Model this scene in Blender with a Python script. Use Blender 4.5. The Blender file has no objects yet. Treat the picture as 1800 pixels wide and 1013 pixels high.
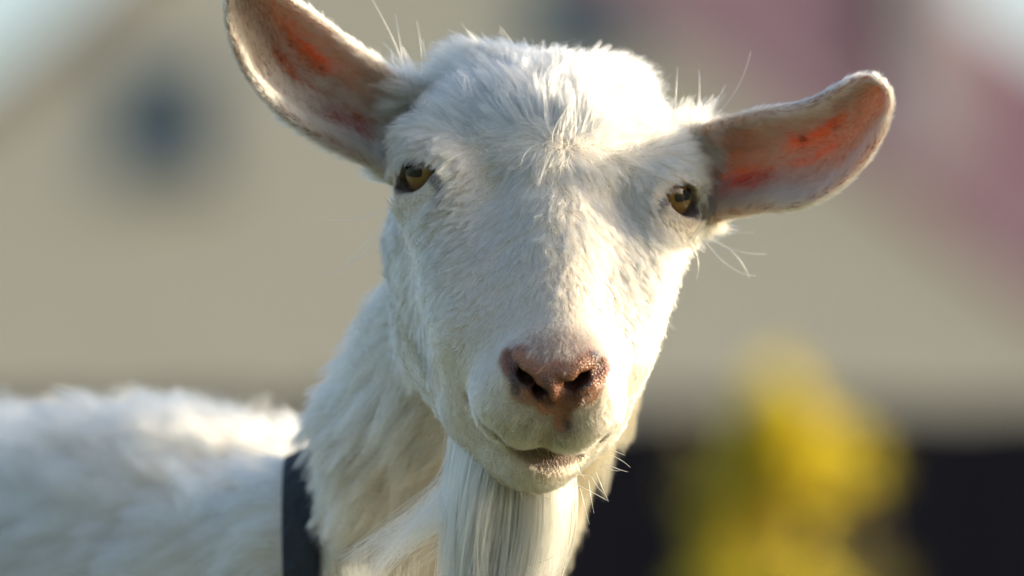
import bpy, math, random
import numpy as np
from mathutils import Vector, Matrix
from mathutils.bvhtree import BVHTree
from mathutils.kdtree import KDTree

rng = np.random.default_rng(7)
random.seed(7)
S = bpy.context.scene
COL = S.collection
R = math.radians

# ------------------------------------------------------------------ camera
PITCH = R(4.7)
CAM = np.array([0.0, -4.04, 0.46])
DIST = 4.04                                   # camera to the plane of the goat's forehead
PXM = 0.5 / 1800.0                            # metres per photo pixel on that plane
VR = np.array([1.0, 0, 0])
VU = np.array([0, -math.sin(PITCH), math.cos(PITCH)])
VT = np.array([0, -math.cos(PITCH), -math.sin(PITCH)])     # towards the camera

cam = bpy.data.cameras.new('camera')
cam_o = bpy.data.objects.new('camera', cam); COL.objects.link(cam_o)
cam_o.location = CAM
cam_o.rotation_euler = (math.pi / 2 + PITCH, 0, 0)
cam.sensor_width = 36.0
cam.lens = 36.0 * DIST / 0.5
cam.clip_start = 0.1
cam.clip_end = 3000
cam.dof.use_dof = True
cam.dof.focus_distance = DIST - 0.035
cam.dof.aperture_fstop = 4.8
S.camera = cam_o

# ------------------------------------------------------------------ sky and sun
sv = np.array([0.92, 0.308, -0.20])           # to the sun: right, up, towards camera
SUN = sv[0] * VR + sv[1] * VU + sv[2] * VT
SUN /= np.linalg.norm(SUN)
W = bpy.data.worlds.new('World'); S.world = W; W.use_nodes = True
nt = W.node_tree
sky = nt.nodes.new('ShaderNodeTexSky'); sky.sky_type = 'NISHITA'; sky.sun_disc = False
sky.sun_elevation = math.asin(SUN[2])
sky.sun_rotation = math.atan2(SUN[0], SUN[1])
sky.air_density = 1.0; sky.dust_density = 2.8; sky.ozone_density = 1.0
bg = nt.nodes['Background']; bg.inputs['Strength'].default_value = 0.15
nt.links.new(sky.outputs[0], bg.inputs['Color'])
sun = bpy.data.lights.new('sun', 'SUN'); sun.energy = 3.2; sun.angle = R(0.55); sun.color = (1.0, 0.87, 0.64)
sun_o = bpy.data.objects.new('sun', sun); COL.objects.link(sun_o)
sun_o.rotation_euler = Vector(SUN).to_track_quat('Z', 'Y').to_euler()
sun_o.location = (6, 2, 5)

S.view_settings.view_transform = 'Standard'
S.view_settings.look = 'None'
S.view_settings.gamma = 1.0
S.view_settings.use_curve_mapping = False
S.view_settings.exposure = 0.86
S.render.engine = 'CYCLES'
S.cycles.max_bounces = 9
S.cycles.diffuse_bounces = 5
S.cycles.glossy_bounces = 6
S.cycles.transmission_bounces = 10
S.cycles.transparent_max_bounces = 8
S.cycles.caustics_reflective = False
S.cycles.caustics_refractive = False
S.cycles.sample_clamp_indirect = 6.0
S.cycles_curves.shape = 'RIBBONS'
S.cycles_curves.subdivisions = 2


# ------------------------------------------------------------------ helpers
def V(px, py, t=0.0):
    """photo pixel at t metres in front of the forehead plane -> world"""
    px = np.asarray(px, float); py = np.asarray(py, float); t = np.asarray(t, float)
    k = (DIST - t) / DIST * PXM
    r = (px - 900.0) * k; u = (506.5 - py) * k
    return CAM + r[..., None] * VR + u[..., None] * VU - (DIST - t)[..., None] * VT


def project(p):
    d = np.asarray(p) - CAM
    t = -(d @ VT)
    k = DIST / t / PXM
    return np.stack([900 + (d @ VR) * k, 506.5 - (d @ VU) * k, DIST - t], -1)


def far(px, py, y):
    """photo pixel -> point on the vertical plane at world depth y"""
    d = V(px, py, 0.0) - CAM
    return CAM + d * ((y - CAM[1]) / d[..., 1:2])


def sstep(a, b, x):
    t = np.clip((x - a) / (b - a), 0, 1)
    return t * t * (3 - 2 * t)


def norm(v):
    return v / np.maximum(np.linalg.norm(v, axis=-1, keepdims=True), 1e-9)


def put(o, parent=None, label=None, cat=None, group=None, kind=None):
    if o.name not in COL.objects:
        COL.objects.link(o)
    if parent is not None: o.parent = parent
    if label: o['label'] = label
    if cat: o['category'] = cat
    if group: o['group'] = group
    if kind: o['kind'] = kind
    return o


def empty(name, loc=(0, 0, 0), rz=0.0):
    o = bpy.data.objects.new(name, None); COL.objects.link(o)
    o.location = loc; o.rotation_euler = (0, 0, rz)
    o.empty_display_size = 0.1
    return o


def mesh_obj(name, verts, faces, mat, parent=None, smooth=False, **kw):
    me = bpy.data.meshes.new(name)
    me.from_pydata([tuple(map(float, v)) for v in verts], [], [tuple(map(int, f)) for f in faces])
    me.update()
    if smooth: me.polygons.foreach_set('use_smooth', [True] * len(me.polygons))
    if mat: me.materials.append(mat)
    return put(bpy.data.objects.new(name, me), parent, **kw)


def box_data(c, h, bev=0.0):
    """box of half sizes h about c, with chamfered edges"""
    import bmesh
    bm = bmesh.new()
    bmesh.ops.create_cube(bm, size=2.0)
    for v in bm.verts: v.co = Vector((v.co.x * h[0], v.co.y * h[1], v.co.z * h[2]))
    if bev > 0:
        bmesh.ops.bevel(bm, geom=bm.edges[:], offset=bev, segments=1, affect='EDGES')
    for v in bm.verts: v.co += Vector(c)
    vs = [tuple(v.co) for v in bm.verts]
    bm.verts.index_update()
    fs = [[v.index for v in f.verts] for f in bm.faces]
    bm.free()
    return vs, fs


def box(name, c, h, mat, parent=None, bev=0.0, **kw):
    vs, fs = box_data(c, h, bev)
    return mesh_obj(name, vs, fs, mat, parent, **kw)


def prism(name, poly, y0, y1, mat, parent=None, **kw):
    """polygon in x,z pulled from y0 to y1"""
    n = len(poly)
    vs = [(x, y0, z) for x, z in poly] + [(x, y1, z) for x, z in poly]
    fs = [list(range(n)), list(range(2 * n - 1, n - 1, -1))]
    fs += [[i, i + n, (i + 1) % n + n, (i + 1) % n] for i in range(n)]
    o = mesh_obj(name, vs, fs, mat, parent, **kw)
    import bmesh
    bm = bmesh.new(); bm.from_mesh(o.data); bmesh.ops.recalc_face_normals(bm, faces=bm.faces); bm.to_mesh(o.data); bm.free()
    return o


def mat_new(name):
    m = bpy.data.materials.new(name); m.use_nodes = True
    return m, m.node_tree, m.node_tree.nodes['Principled BSDF']


def simple_mat(name, col, col2=None, scale=4.0, rough=0.7, bump=0.0, stretch=(1, 1, 1), metal=0.0, detail=6):
    m, t, p = mat_new(name)
    p.inputs['Roughness'].default_value = rough
    p.inputs['Metallic'].default_value = metal
    tc = t.nodes.new('ShaderNodeTexCoord'); mp = t.nodes.new('ShaderNodeMapping')
    mp.inputs['Scale'].default_value = stretch
    nz = t.nodes.new('ShaderNodeTexNoise'); nz.inputs['Scale'].default_value = scale; nz.inputs['Detail'].default_value = detail
    t.links.new(tc.outputs['Object'], mp.inputs[0]); t.links.new(mp.outputs[0], nz.inputs['Vector'])
    cr = t.nodes.new('ShaderNodeValToRGB')
    cr.color_ramp.elements[0].position = 0.3; cr.color_ramp.elements[1].position = 0.7
    cr.color_ramp.elements[0].color = (*col, 1); cr.color_ramp.elements[1].color = (*(col2 or col), 1)
    t.links.new(nz.outputs['Fac'], cr.inputs[0]); t.links.new(cr.outputs[0], p.inputs['Base Color'])
    if bump:
        b = t.nodes.new('ShaderNodeBump'); b.inputs['Strength'].default_value = bump; b.inputs['Distance'].default_value = 0.01
        t.links.new(nz.outputs['Fac'], b.inputs['Height']); t.links.new(b.outputs[0], p.inputs['Normal'])
    return m


# ------------------------------------------------------------------ materials
M_plaster = simple_mat('pale_plaster', (0.70, 0.615, 0.45), (0.75, 0.66, 0.485), 1.5, 0.9, 0.2)
M_roof = simple_mat('mauve_roof_paint', (0.46, 0.25, 0.27), (0.54, 0.30, 0.32), 2.0, 0.7, 0.1)
M_roofdark = simple_mat('dark_verge', (0.22, 0.17, 0.12), (0.28, 0.21, 0.15), 2.0, 0.7, 0.1)
M_frame = simple_mat('window_frame_grey', (0.24, 0.31, 0.35), (0.28, 0.35, 0.39), 3.0, 0.5)
M_chim = simple_mat('chimney_render', (0.62, 0.50, 0.45), (0.70, 0.57, 0.51), 3.0, 0.9, 0.2)
M_chimdark = simple_mat('flue_dark', (0.07, 0.05, 0.06), (0.10, 0.07, 0.08), 3.0, 0.8)
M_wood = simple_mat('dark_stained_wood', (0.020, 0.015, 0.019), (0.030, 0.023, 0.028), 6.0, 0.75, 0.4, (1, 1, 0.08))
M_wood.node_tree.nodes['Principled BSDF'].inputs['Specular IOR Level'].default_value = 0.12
M_bark = simple_mat('bark', (0.12, 0.085, 0.055), (0.18, 0.13, 0.09), 20.0, 0.9, 0.5, (1, 1, 0.2))
M_ground = simple_mat('meadow', (0.07, 0.10, 0.03), (0.13, 0.13, 0.05), 0.6, 0.95, 0.6)
M_collar = simple_mat('collar_webbing', (0.006, 0.009, 0.014), (0.011, 0.014, 0.019), 120.0, 0.75, 0.5)
M_steel = simple_mat('steel', (0.5, 0.5, 0.5), (0.6, 0.6, 0.6), 30, 0.35, 0, (1, 1, 1), 1.0)
M_horn = simple_mat('hoof', (0.05, 0.04, 0.035), (0.09, 0.07, 0.06), 30, 0.5, 0.2, (1, 1, .2))


def glass_mat():
    m, t, p = mat_new('window_glass')
    p.inputs['Base Color'].default_value = (0.035, 0.05, 0.055, 1)
    p.inputs['Roughness'].default_value = 0.06
    return m
M_glass = glass_mat()


def leaf_mat(name, c1, c2, trans=0.55):
    m, t, p = mat_new(name)
    out = t.nodes['Material Output']
    info = t.nodes.new('ShaderNodeNewGeometry')
    cr = t.nodes.new('ShaderNodeValToRGB')
    cr.color_ramp.elements[0].color = (*c1, 1); cr.color_ramp.elements[1].color = (*c2, 1)
    t.links.new(info.outputs['Random Per Island'], cr.inputs[0])
    t.links.new(cr.outputs[0], p.inputs['Base Color'])
    p.inputs['Roughness'].default_value = 0.55
    tr = t.nodes.new('ShaderNodeBsdfTranslucent'); t.links.new(cr.outputs[0], tr.inputs[0])
    mx = t.nodes.new('ShaderNodeMixShader'); mx.inputs[0].default_value = trans
    t.links.new(p.outputs[0], mx.inputs[1]); t.links.new(tr.outputs[0], mx.inputs[2])
    t.links.new(mx.outputs[0], out.inputs['Surface'])
    return m
M_petal = leaf_mat('yellow_leaves', (0.74, 0.62, 0.04), (0.84, 0.72, 0.06))
M_leaf = leaf_mat('olive_leaves', (0.16, 0.14, 0.03), (0.28, 0.24, 0.05))


def hair_mat(name, rough=0.38, rad=0.55):
    m = bpy.data.materials.new(name); m.use_nodes = True
    t = m.node_tree; t.nodes.clear()
    out = t.nodes.new('ShaderNodeOutputMaterial')
    h = t.nodes.new('ShaderNodeBsdfHairPrincipled'); h.model = 'CHIANG'; h.parametrization = 'COLOR'
    h.inputs['Roughness'].default_value = rough
    h.inputs['Radial Roughness'].default_value = rad
    h.inputs['Coat'].default_value = 0.0
    h.inputs['Random Roughness'].default_value = 0.1
    a = t.nodes.new('ShaderNodeAttribute'); a.attribute_name = 'hair_colour'
    t.links.new(a.outputs['Color'], h.inputs['Color'])
    t.links.new(h.outputs[0], out.inputs['Surface'])
    return m
M_hair = hair_mat('goat_hair')


def skin_mat():
    m, t, p = mat_new('goat_skin')
    a = t.nodes.new('ShaderNodeAttribute'); a.attribute_name = 'skin_colour'
    g = t.nodes.new('ShaderNodeAttribute'); g.attribute_name = 'skin_gloss'
    e = t.nodes.new('ShaderNodeAttribute'); e.attribute_name = 'ear_thin'
    t.links.new(a.outputs['Color'], p.inputs['Base Color'])
    mr = t.nodes.new('ShaderNodeMapRange')
    mr.inputs['To Min'].default_value = 0.75; mr.inputs['To Max'].default_value = 0.36
    t.links.new(g.outputs['Fac'], mr.inputs['Value']); t.links.new(mr.outputs[0], p.inputs['Roughness'])
    tc = t.nodes.new('ShaderNodeTexCoord')
    vo = t.nodes.new('ShaderNodeTexVoronoi'); vo.inputs['Scale'].default_value = 900
    nz = t.nodes.new('ShaderNodeTexNoise'); nz.inputs['Scale'].default_value = 260; nz.inputs['Detail'].default_value = 4
    t.links.new(tc.outputs['Object'], vo.inputs['Vector']); t.links.new(tc.outputs['Object'], nz.inputs['Vector'])
    ad = t.nodes.new('ShaderNodeMath'); ad.operation = 'ADD'
    t.links.new(vo.outputs['Distance'], ad.inputs[0]); t.links.new(nz.outputs['Fac'], ad.inputs[1])
    b = t.nodes.new('ShaderNodeBump'); b.inputs['Strength'].default_value = 0.7; b.inputs['Distance'].default_value = 0.0009
    t.links.new(ad.outputs[0], b.inputs['Height']); t.links.new(b.outputs[0], p.inputs['Normal'])
    tr = t.nodes.new('ShaderNodeBsdfTranslucent')
    hsv = t.nodes.new('ShaderNodeVectorMath'); hsv.operation = 'MULTIPLY'; hsv.inputs[1].default_value = (1.65, 1.35, 1.15)
    t.links.new(a.outputs['Color'], hsv.inputs[0]); t.links.new(hsv.outputs[0], tr.inputs[0])
    mx = t.nodes.new('ShaderNodeMixShader')
    t.links.new(e.outputs['Fac'], mx.inputs[0]); t.links.new(p.outputs[0], mx.inputs[1]); t.links.new(tr.outputs[0], mx.inputs[2])
    t.links.new(mx.outputs[0], t.nodes['Material Output'].inputs['Surface'])
    return m
M_skin = skin_mat()


def eye_mat():
    m, t, p = mat_new('amber_eye')
    tc = t.nodes.new('ShaderNodeTexCoord'); sp = t.nodes.new('ShaderNodeSeparateXYZ')
    t.links.new(tc.outputs['Object'], sp.inputs[0])
    cx = t.nodes.new('ShaderNodeCombineXYZ')
    t.links.new(sp.outputs[0], cx.inputs[0]); t.links.new(sp.outputs[1], cx.inputs[1])
    ln = t.nodes.new('ShaderNodeVectorMath'); ln.operation = 'LENGTH'; t.links.new(cx.outputs[0], ln.inputs[0])
    cr = t.nodes.new('ShaderNodeValToRGB'); e = cr.color_ramp
    mu = t.nodes.new('ShaderNodeMath'); mu.operation = 'MULTIPLY'; mu.inputs[1].default_value = 50.0   # 2 cm -> 1
    t.links.new(ln.outputs['Value'], mu.inputs[0]); t.links.new(mu.outputs[0], cr.inputs[0])
    e.elements[0].position = 0.0; e.elements[0].color = (0.17, 0.085, 0.02, 1)
    e.elements[1].position = 0.49; e.elements[1].color = (0.13, 0.06, 0.013, 1)
    for pos, c in ((0.36, (0.23, 0.115, 0.024, 1)), (0.555, (0.035, 0.02, 0.012, 1)), (0.64, (0.14, 0.08, 0.06, 1)), (0.8, (0.30, 0.16, 0.14, 1))):
        q = e.elements.new(pos); q.color = c
    nz = t.nodes.new('ShaderNodeTexNoise'); nz.inputs['Scale'].default_value = 500; nz.inputs['Detail'].default_value = 5
    t.links.new(tc.outputs['Object'], nz.inputs['Vector'])
    mm = t.nodes.new('ShaderNodeMapRange'); mm.inputs['To Min'].default_value = 0.65; mm.inputs['To Max'].default_value = 1.3
    t.links.new(nz.outputs['Fac'], mm.inputs['Value'])
    vm = t.nodes.new('ShaderNodeVectorMath'); vm.operation = 'SCALE'
    t.links.new(cr.outputs[0], vm.inputs[0]); t.links.new(mm.outputs[0], vm.inputs['Scale'])
    t.links.new(vm.outputs[0], p.inputs['Base Color'])
    p.inputs['Roughness'].default_value = 0.25
    p.inputs['Coat Weight'].default_value = 0.6; p.inputs['Coat Roughness'].default_value = 0.02
    return m
M_eye = eye_mat()
def pupil_mat():
    m, t, p = mat_new('pupil_black')
    p.inputs['Base Color'].default_value = (0.004, 0.004, 0.005, 1); p.inputs['Roughness'].default_value = 0.08
    return m
M_pupil = pupil_mat()

# ------------------------------------------------------------------ ground
gs = 900
mesh_obj('ground', [(-gs, -30, 0), (gs, -30, 0), (gs, gs, 0), (-gs, gs, 0)], [(0, 1, 2, 3)], M_ground, kind='structure')

M_bounce = simple_mat('pale_bounce', (0.40, 0.36, 0.29), (0.50, 0.45, 0.37), 9.0, 0.95, 0.6)
mesh_obj('bounce_sheet', [(-30, 17.6, .004), (40, 17.6, .004), (40, 60, .004), (-30, 60, .004)], [(0, 1, 2, 3)], M_bounce, kind='structure')  # unseen pale gravel sheet, added to bounce sunlight up onto the house wall
# ------------------------------------------------------------------ house behind (gable wall facing the camera)
HY = 46.0; HROT = 0.0
HX0 = float(far(760, 500, HY)[0])
def hp(px, py): 
    p = far(px, py, HY)
    return float((p[0] - HX0) / math.cos(HROT)), float(p[2])
ux = lambda px: hp(px, 500)[0]
uz = lambda py: hp(500, py)[1]
house = empty('gabled_house', (HX0, HY, 0), HROT); hx = 0.0
put(house, label='beige plastered gable house with mauve roof edge behind the dark fence', cat='house')
# gable: left slope through (0,178) and (205,0); right slope through (1180,60) and (1800,520)
def line(p, q):
    (x0, z0), (x1, z1) = hp(*p), hp(*q)
    return (x0, z0), (x1 - x0, z1 - z0)
(la, ld), (ra, rd) = line((0, 178), (205, 0)), line((1180, 60), (1800, 520))
den = ld[0] * rd[1] - ld[1] * rd[0]
tt = ((ra[0] - la[0]) * rd[1] - (ra[1] - la[1]) * rd[0]) / den
apex = (la[0] + ld[0] * tt, la[1] + ld[1] * tt)
zl = 2.6
xl = la[0] + ld[0] * ((zl - la[1]) / ld[1]); xr = ra[0] + rd[0] * ((zl - ra[1]) / rd[1])
loc = lambda pts: [(x - hx, z) for x, z in pts]
prism('wall', loc([(xl, 0.0), (xr, 0.0), (xr, zl), apex, (xl, zl)]), 0.0, 9.0, M_plaster, house)
box('plinth', (((xl + xr) / 2) - hx, -0.06, 0.25), ((xr - xl) / 2, 0.057, 0.25), M_chim, house, 0.01)
def slope(name, a, d, x_end, th, over, mat, side):
    L = math.hypot(*d); n = (-d[1] / L, d[0] / L)
    if n[1] < 0: n = (-n[0], -n[1])
    z_end = a[1] + d[1] * ((x_end - a[0]) / d[0])
    p0 = (apex[0], apex[1]); p1 = (x_end, z_end)
    q = lambda p, k: (p[0] + n[0] * k, p[1] + n[1] * k)
    return prism(name, loc([q(p0, 0.004), q(p1, 0.004), q(p1, th), q(p0, th)]), -over, 9.3, mat, house)
rl = slope('roof_slope', la, ld, xl - 0.6, 0.16, 0.10, M_roofdark, -1)
rr = slope('roof_slope', ra, rd, xr + 0.6, 0.16, 0.10, M_roof, 1)
# wide sloping verge boards on the right hand rake, painted like the roof
Lr = math.hypot(*rd); nr = (-rd[1] / Lr, rd[0] / Lr)
if nr[1] < 0: nr = (-nr[0], -nr[1])
for k in range(7):
    q = lambda s, k0: (ra[0] + rd[0] * s + nr[0] * k0, ra[1] + rd[1] * s + nr[1] * k0)
    k0 = 0.17 + 0.15 * k
    prism('verge_board', loc([q(-1.6, k0), q(1.9, k0), q(1.9, k0 + 0.146), q(-1.6, k0 + 0.146)]), -0.15 - 0.008 * k, -0.102, M_roof, rr)
# chimney and its dark flue pipe on the right slope
cx0, cz0 = hp(1585, 300); cx1, cz1 = hp(1690, -120)
chim = box('chimney', ((cx0 + cx1) / 2 - hx, -0.02, (cz0 + cz1) / 2), ((cx1 - cx0) / 2, 0.30, (cz1 - cz0) / 2), M_chim, rr, 0.01)
box('chimney_cap', ((cx0 + cx1) / 2 - hx, -0.02, cz1 + 0.05), ((cx1 - cx0) / 2 + 0.05, 0.35, 0.05), M_chim, chim, 0.01)
fx, fz0 = hp(1542, 140); _, fz1 = hp(1542, -90)
fl = [(0.075 * math.cos(a), 0.075 * math.sin(a)) for a in np.linspace(0, 2 * math.pi, 17)[:-1]]
fv = [(fx - hx + c, -0.30 + s, z) for z in (fz0, fz1) for c, s in fl]
mesh_obj('flue_pipe', fv, [(i, (i + 1) % 16, 16 + (i + 1) % 16, 16 + i) for i in range(16)] + [tuple(range(16, 32))], M_chimdark, rr)
def window(px0, py0, px1, py1, panes=(2, 2)):
    x0, z1 = hp(px0, py0); x1, z0 = hp(px1, py1)
    x0 -= hx; x1 -= hx
    w, h = x1 - x0, z1 - z0; f = 0.06
    vs, fs = [], []
    def add(c, hh):
        v, q = box_data(c, hh, 0.006); k = len(vs); vs.extend(v); fs.extend([[i + k for i in g] for g in q])
    cx, cz = (x0 + x1) / 2, (z0 + z1) / 2
    add((cx, -0.03, z1 + f / 2), (w / 2 + f, 0.05, f / 2)); add((cx, -0.03, z0 - f / 2), (w / 2 + f, 0.05, f / 2))
    add((x0 - f / 2, -0.03, cz), (f / 2, 0.046, h / 2)); add((x1 + f / 2, -0.03, cz), (f / 2, 0.046, h / 2))
    for i in range(1, panes[0]): add((x0 + w * i / panes[0], -0.03, cz), (0.02, 0.035, h / 2))
    for i in range(1, panes[1]): add((cx, -0.03, z0 + h * i / panes[1]), (w / 2, 0.032, 0.02))
    win = mesh_obj('window', vs, fs, M_frame, house)
    for i in range(panes[0]):
        for j in range(panes[1]):
            box('pane', (x0 + w * (i + .5) / panes[0], -0.012, z0 + h * (j + .5) / panes[1]), (w / panes[0] / 2 - 0.012, 0.006, h / panes[1] / 2 - 0.012), M_glass, win)
    box('sill', (cx, -0.09, z0 - f - 0.03), (w / 2 + 0.12, 0.10, 0.025), M_frame, win, 0.006)
window(208, 122, 366, 298)
window(945, -40, 1105, 95)

# ------------------------------------------------------------------ dark board fence
FY = 17.0
fence = empty('board_fence', (0, FY, 0))
put(fence, label='tall dark stained wooden board fence between goat and beige house', cat='fence')
ftop = float(far(900, 712, FY)[2])
bw = 0.145
bv, bf = box_data((0, 0, 0), (bw / 2 + 0.008, 0.011, ftop / 2 - 0.03), 0.004)
bme = bpy.data.meshes.new('board'); bme.from_pydata(bv, [], bf); bme.materials.append(M_wood)
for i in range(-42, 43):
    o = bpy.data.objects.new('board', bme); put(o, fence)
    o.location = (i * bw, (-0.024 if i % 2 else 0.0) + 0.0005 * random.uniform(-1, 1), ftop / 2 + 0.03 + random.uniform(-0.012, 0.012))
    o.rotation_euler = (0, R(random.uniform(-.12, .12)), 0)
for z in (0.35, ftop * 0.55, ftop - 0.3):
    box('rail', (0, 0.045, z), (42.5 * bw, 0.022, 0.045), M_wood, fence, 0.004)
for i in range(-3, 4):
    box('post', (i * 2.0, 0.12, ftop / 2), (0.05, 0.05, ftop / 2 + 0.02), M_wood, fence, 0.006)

# ------------------------------------------------------------------ yellow shrub
def shrub(name, yy, blobs, n, mat, label, base_px):
    c = far(base_px, 900, yy)
    root = empty(name, (float(c[0]), yy, 0)); put(root, label=label, cat='shrub')
    base = np.array([float(c[0]), yy, 0.0])
    lv, lf, sv_, sf = [], [], [], []
    def tube(p0, p1, r0, r1):
        ax = norm(p1 - p0); h = norm(np.cross(ax, [0.3, 0.9, 0.1])); g = np.cross(ax, h); k = len(sv_)
        for p, r in ((p0, r0), (p1, r1)):
            for a in range(6):
                th = a * math.pi / 3
                sv_.append(p + r * (math.cos(th) * h + math.sin(th) * g) - base)
        for a in range(6): sf.append((k + a, k + (a + 1) % 6, k + 6 + (a + 1) % 6, k + 6 + a))
    for (px, py, rx, rz, w) in blobs:
        cc = far(px, py, yy); k_ = (yy - CAM[1]) / DIST * PXM
        cc = cc + np.array([0, random.uniform(-.15, .15), 0])
        a_, b_ = rx * k_, rz * k_
        m0 = base + np.array([random.uniform(-.08, .08), random.uniform(-.08, .08), 0])
        mid = (m0 + cc) / 2 + np.array([random.uniform(-.08, .08), 0, .1])
        tube(m0, mid, 0.018, 0.012); tube(mid, cc + np.array([0, 0, b_ * .3]), 0.012, 0.004)
        for i in range(int(n * w)):
            d = norm(rng.normal(size=3)) * rng.random() ** 0.45
            p = cc + d * np.array([a_, a_, b_])
            if rng.random() < 0.05: tube(cc + 0.2 * (p - cc), p, 0.004, 0.0015)
            n1 = norm(rng.normal(size=3)); n2 = norm(np.cross(n1, rng.normal(size=3)))
            L = rng.uniform(0.025, 0.05); k = len(lv)
            p = p - base
            lv.extend([p, p + n1 * L * .5 + n2 * L * .3, p + n1 * L, p + n1 * L * .5 - n2 * L * .3]); lf.append((k, k + 1, k + 2, k + 3))
    mesh_obj('stem', sv_, sf, M_bark, root)
    mesh_obj('foliage', lv, lf, mat, root, kind='stuff')
    return root
shrub('yellow_shrub', 10.0, [(1365, 755, 55, 65, 1.3), (1405, 815, 65, 60, 1.2), (1345, 850, 65, 55, .9), (1370, 690, 30, 35, .10), (1285, 890, 50, 45, .30),
                             (1290, 970, 45, 40, .3), (1370, 935, 50, 40, .22), (1490, 800, 40, 60, .12), (1300, 1060, 90, 60, .5), (1400, 1090, 90, 60, .5)], 720, M_petal,
      'yellow leaved shrub standing before the dark board fence', 1370)
shrub('olive_shrub', 10.6, [(1480, 1030, 90, 40, .8), (1450, 1120, 170, 70, 1.0), (1240, 840, 60, 80, .10), (1520, 810, 50, 80, .12)], 260, M_leaf,
      'sparse olive brown shrub behind the yellow shrub', 1470)

# ================================================================== THE GOAT
# head frame (cm): x = goat's left (picture right), a = down the face towards the nose, b = out of the face
TH, YAW, ROLL = R(48), R(8.0), R(6.0)
def _view_to_world(m): return m[:, 0:1] * VR + m[:, 1:2] * VU + m[:, 2:3] * VT
_b = np.array([[1, 0, 0], [0, -math.cos(TH), math.sin(TH)], [0, math.sin(TH), math.cos(TH)]])
_yaw = np.array([[math.cos(YAW), 0, -math.sin(YAW)], [0, 1, 0], [math.sin(YAW), 0, math.cos(YAW)]])      # rows: images of right, up, toward
_rol = np.array([[math.cos(ROLL), -math.sin(ROLL), 0], [math.sin(ROLL), math.cos(ROLL), 0], [0, 0, 1]])
HV = _b @ _yaw @ _rol                      # rows: head axes x, a, b in (right, up, toward)
HW = _view_to_world(HV)                    # rows: head axes in world
HO = V(983, 246, 0.0)
def h2w(p): return HO + (np.asarray(p, float) * 0.01) @ HW
def w2h(p): return (np.asarray(p) - HO) @ HW.T * 100.0

# ---- signed distance pieces (all metres or cm, consistent per call)
def smin(d1, d2, k):
    h = np.maximum(k - np.abs(d1 - d2), 0) / k
    return np.minimum(d1, d2) - h * h * k * 0.25
def smax(d1, d2, k): return -smin(-d1, -d2, k)
def ell(x, y, z, c, r):
    px, py, pz = x - c[0], y - c[1], z - c[2]
    k0 = np.sqrt((px / r[0]) ** 2 + (py / r[1]) ** 2 + (pz / r[2]) ** 2)
    k1 = np.sqrt((px / r[0] ** 2) ** 2 + (py / r[1] ** 2) ** 2 + (pz / r[2] ** 2) ** 2)
    return k0 * (k0 - 1.0) / np.maximum(k1, 1e-4)
def cone(x, y, z, a, b, r1, r2):
    d = np.array(b, float) - np.array(a, float)
    L2 = float(d @ d)
    px, py, pz = x - a[0], y - a[1], z - a[2]
    t = np.clip((px * d[0] + py * d[1] + pz * d[2]) / L2, 0, 1)
    qx, qy, qz = px - t * d[0], py - t * d[1], pz - t * d[2]
    return np.sqrt(qx * qx + qy * qy + qz * qz) - (r1 + (r2 - r1) * t)

# ---- eyes: centre and gaze in head frame / world
EYE_R = 1.50
EYE_C = [np.array([s * 5.6, -0.15, -3.0]) for s in (-1, 1)]
EYE_G = []
for s in (-1, 1):
    g = norm(np.array([s * 0.60, -0.02, 0.80]))       # axis of the lids, view frame
    EYE_G.append(norm(HV @ g))                       # head frame components
EYE_I = [norm(HV @ norm(np.array([s * 0.76, -0.02, 0.65]))) for s in (-1, 1)]     # where the irises look
def gaze_frame(i, G=None):
    g = (G or EYE_G)[i]
    upv = HV @ np.array([0.0, 1.0, 0.0])
    up_h = norm(upv - g * (upv @ g))
    sd = np.cross(up_h, g)
    return sd, up_h, g                                # right-ish, up, out (head frame)

# ---- ears: a cupped sheet from outlines read off the photograph
def resample(pts, n):
    p = np.array(pts, float)
    for _ in range(3):                                # corner cutting
        q = [p[0]]
        for i in range(len(p) - 1):
            q += [p[i] * .75 + p[i + 1] * .25, p[i] * .25 + p[i + 1] * .75]
        q.append(p[-1]); p = np.array(q)
    s = np.concatenate([[0], np.cumsum(np.linalg.norm(np.diff(p, axis=0), axis=1))]); s /= s[-1]
    u = np.linspace(0, 1, n)
    return np.stack([np.interp(u, s, p[:, k]) for k in range(p.shape[1])], -1)
EARS = []
def ear(top, bot, t_top, t_bot, sag):
    nu, nw = 70, 33
    a = resample(top, nu); b = resample(bot, nu)
    u = np.linspace(0, 1, nu)
    ta = np.interp(u, np.linspace(0, 1, len(t_top)), t_top) * .01
    tb = np.interp(u, np.linspace(0, 1, len(t_bot)), t_bot) * .01
    sg = np.interp(u, np.linspace(0, 1, len(sag)), sag) * .01
    A, B = V(a[:, 0], a[:, 1], ta), V(b[:, 0], b[:, 1], tb)
    w = np.linspace(0, 1, nw)
    P = A[:, None] * (1 - w)[None, :, None] + B[:, None] * w[None, :, None]
    prof = np.sin(np.pi * w) ** 0.8
    P = P - VT * (sg[:, None] * prof[None])[..., None]
    # a long fold inside the cup
    fold = 0.0022 * np.cos((w * 3.2) * 2 * np.pi)[None] * (np.sin(np.pi * w)[None] * np.clip(1.1 - u, 0, 1)[:, None])
    P = P - VT * fold[..., None]
    verts = P.reshape(-1, 3)
    faces = [(i * nw + j, i * nw + j + 1, (i + 1) * nw + j + 1, (i + 1) * nw + j) for i in range(nu - 1) for j in range(nw - 1)]
    bvh = BVHTree.FromPolygons([tuple(v) for v in verts], faces)
    du = np.gradient(P, axis=0)
    EARS.append(dict(bvh=bvh, P=P, nu=nu, nw=nw, du=norm(du.reshape(-1, 3)).reshape(P.shape), lo=verts.min(0), hi=verts.max(0)))
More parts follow.
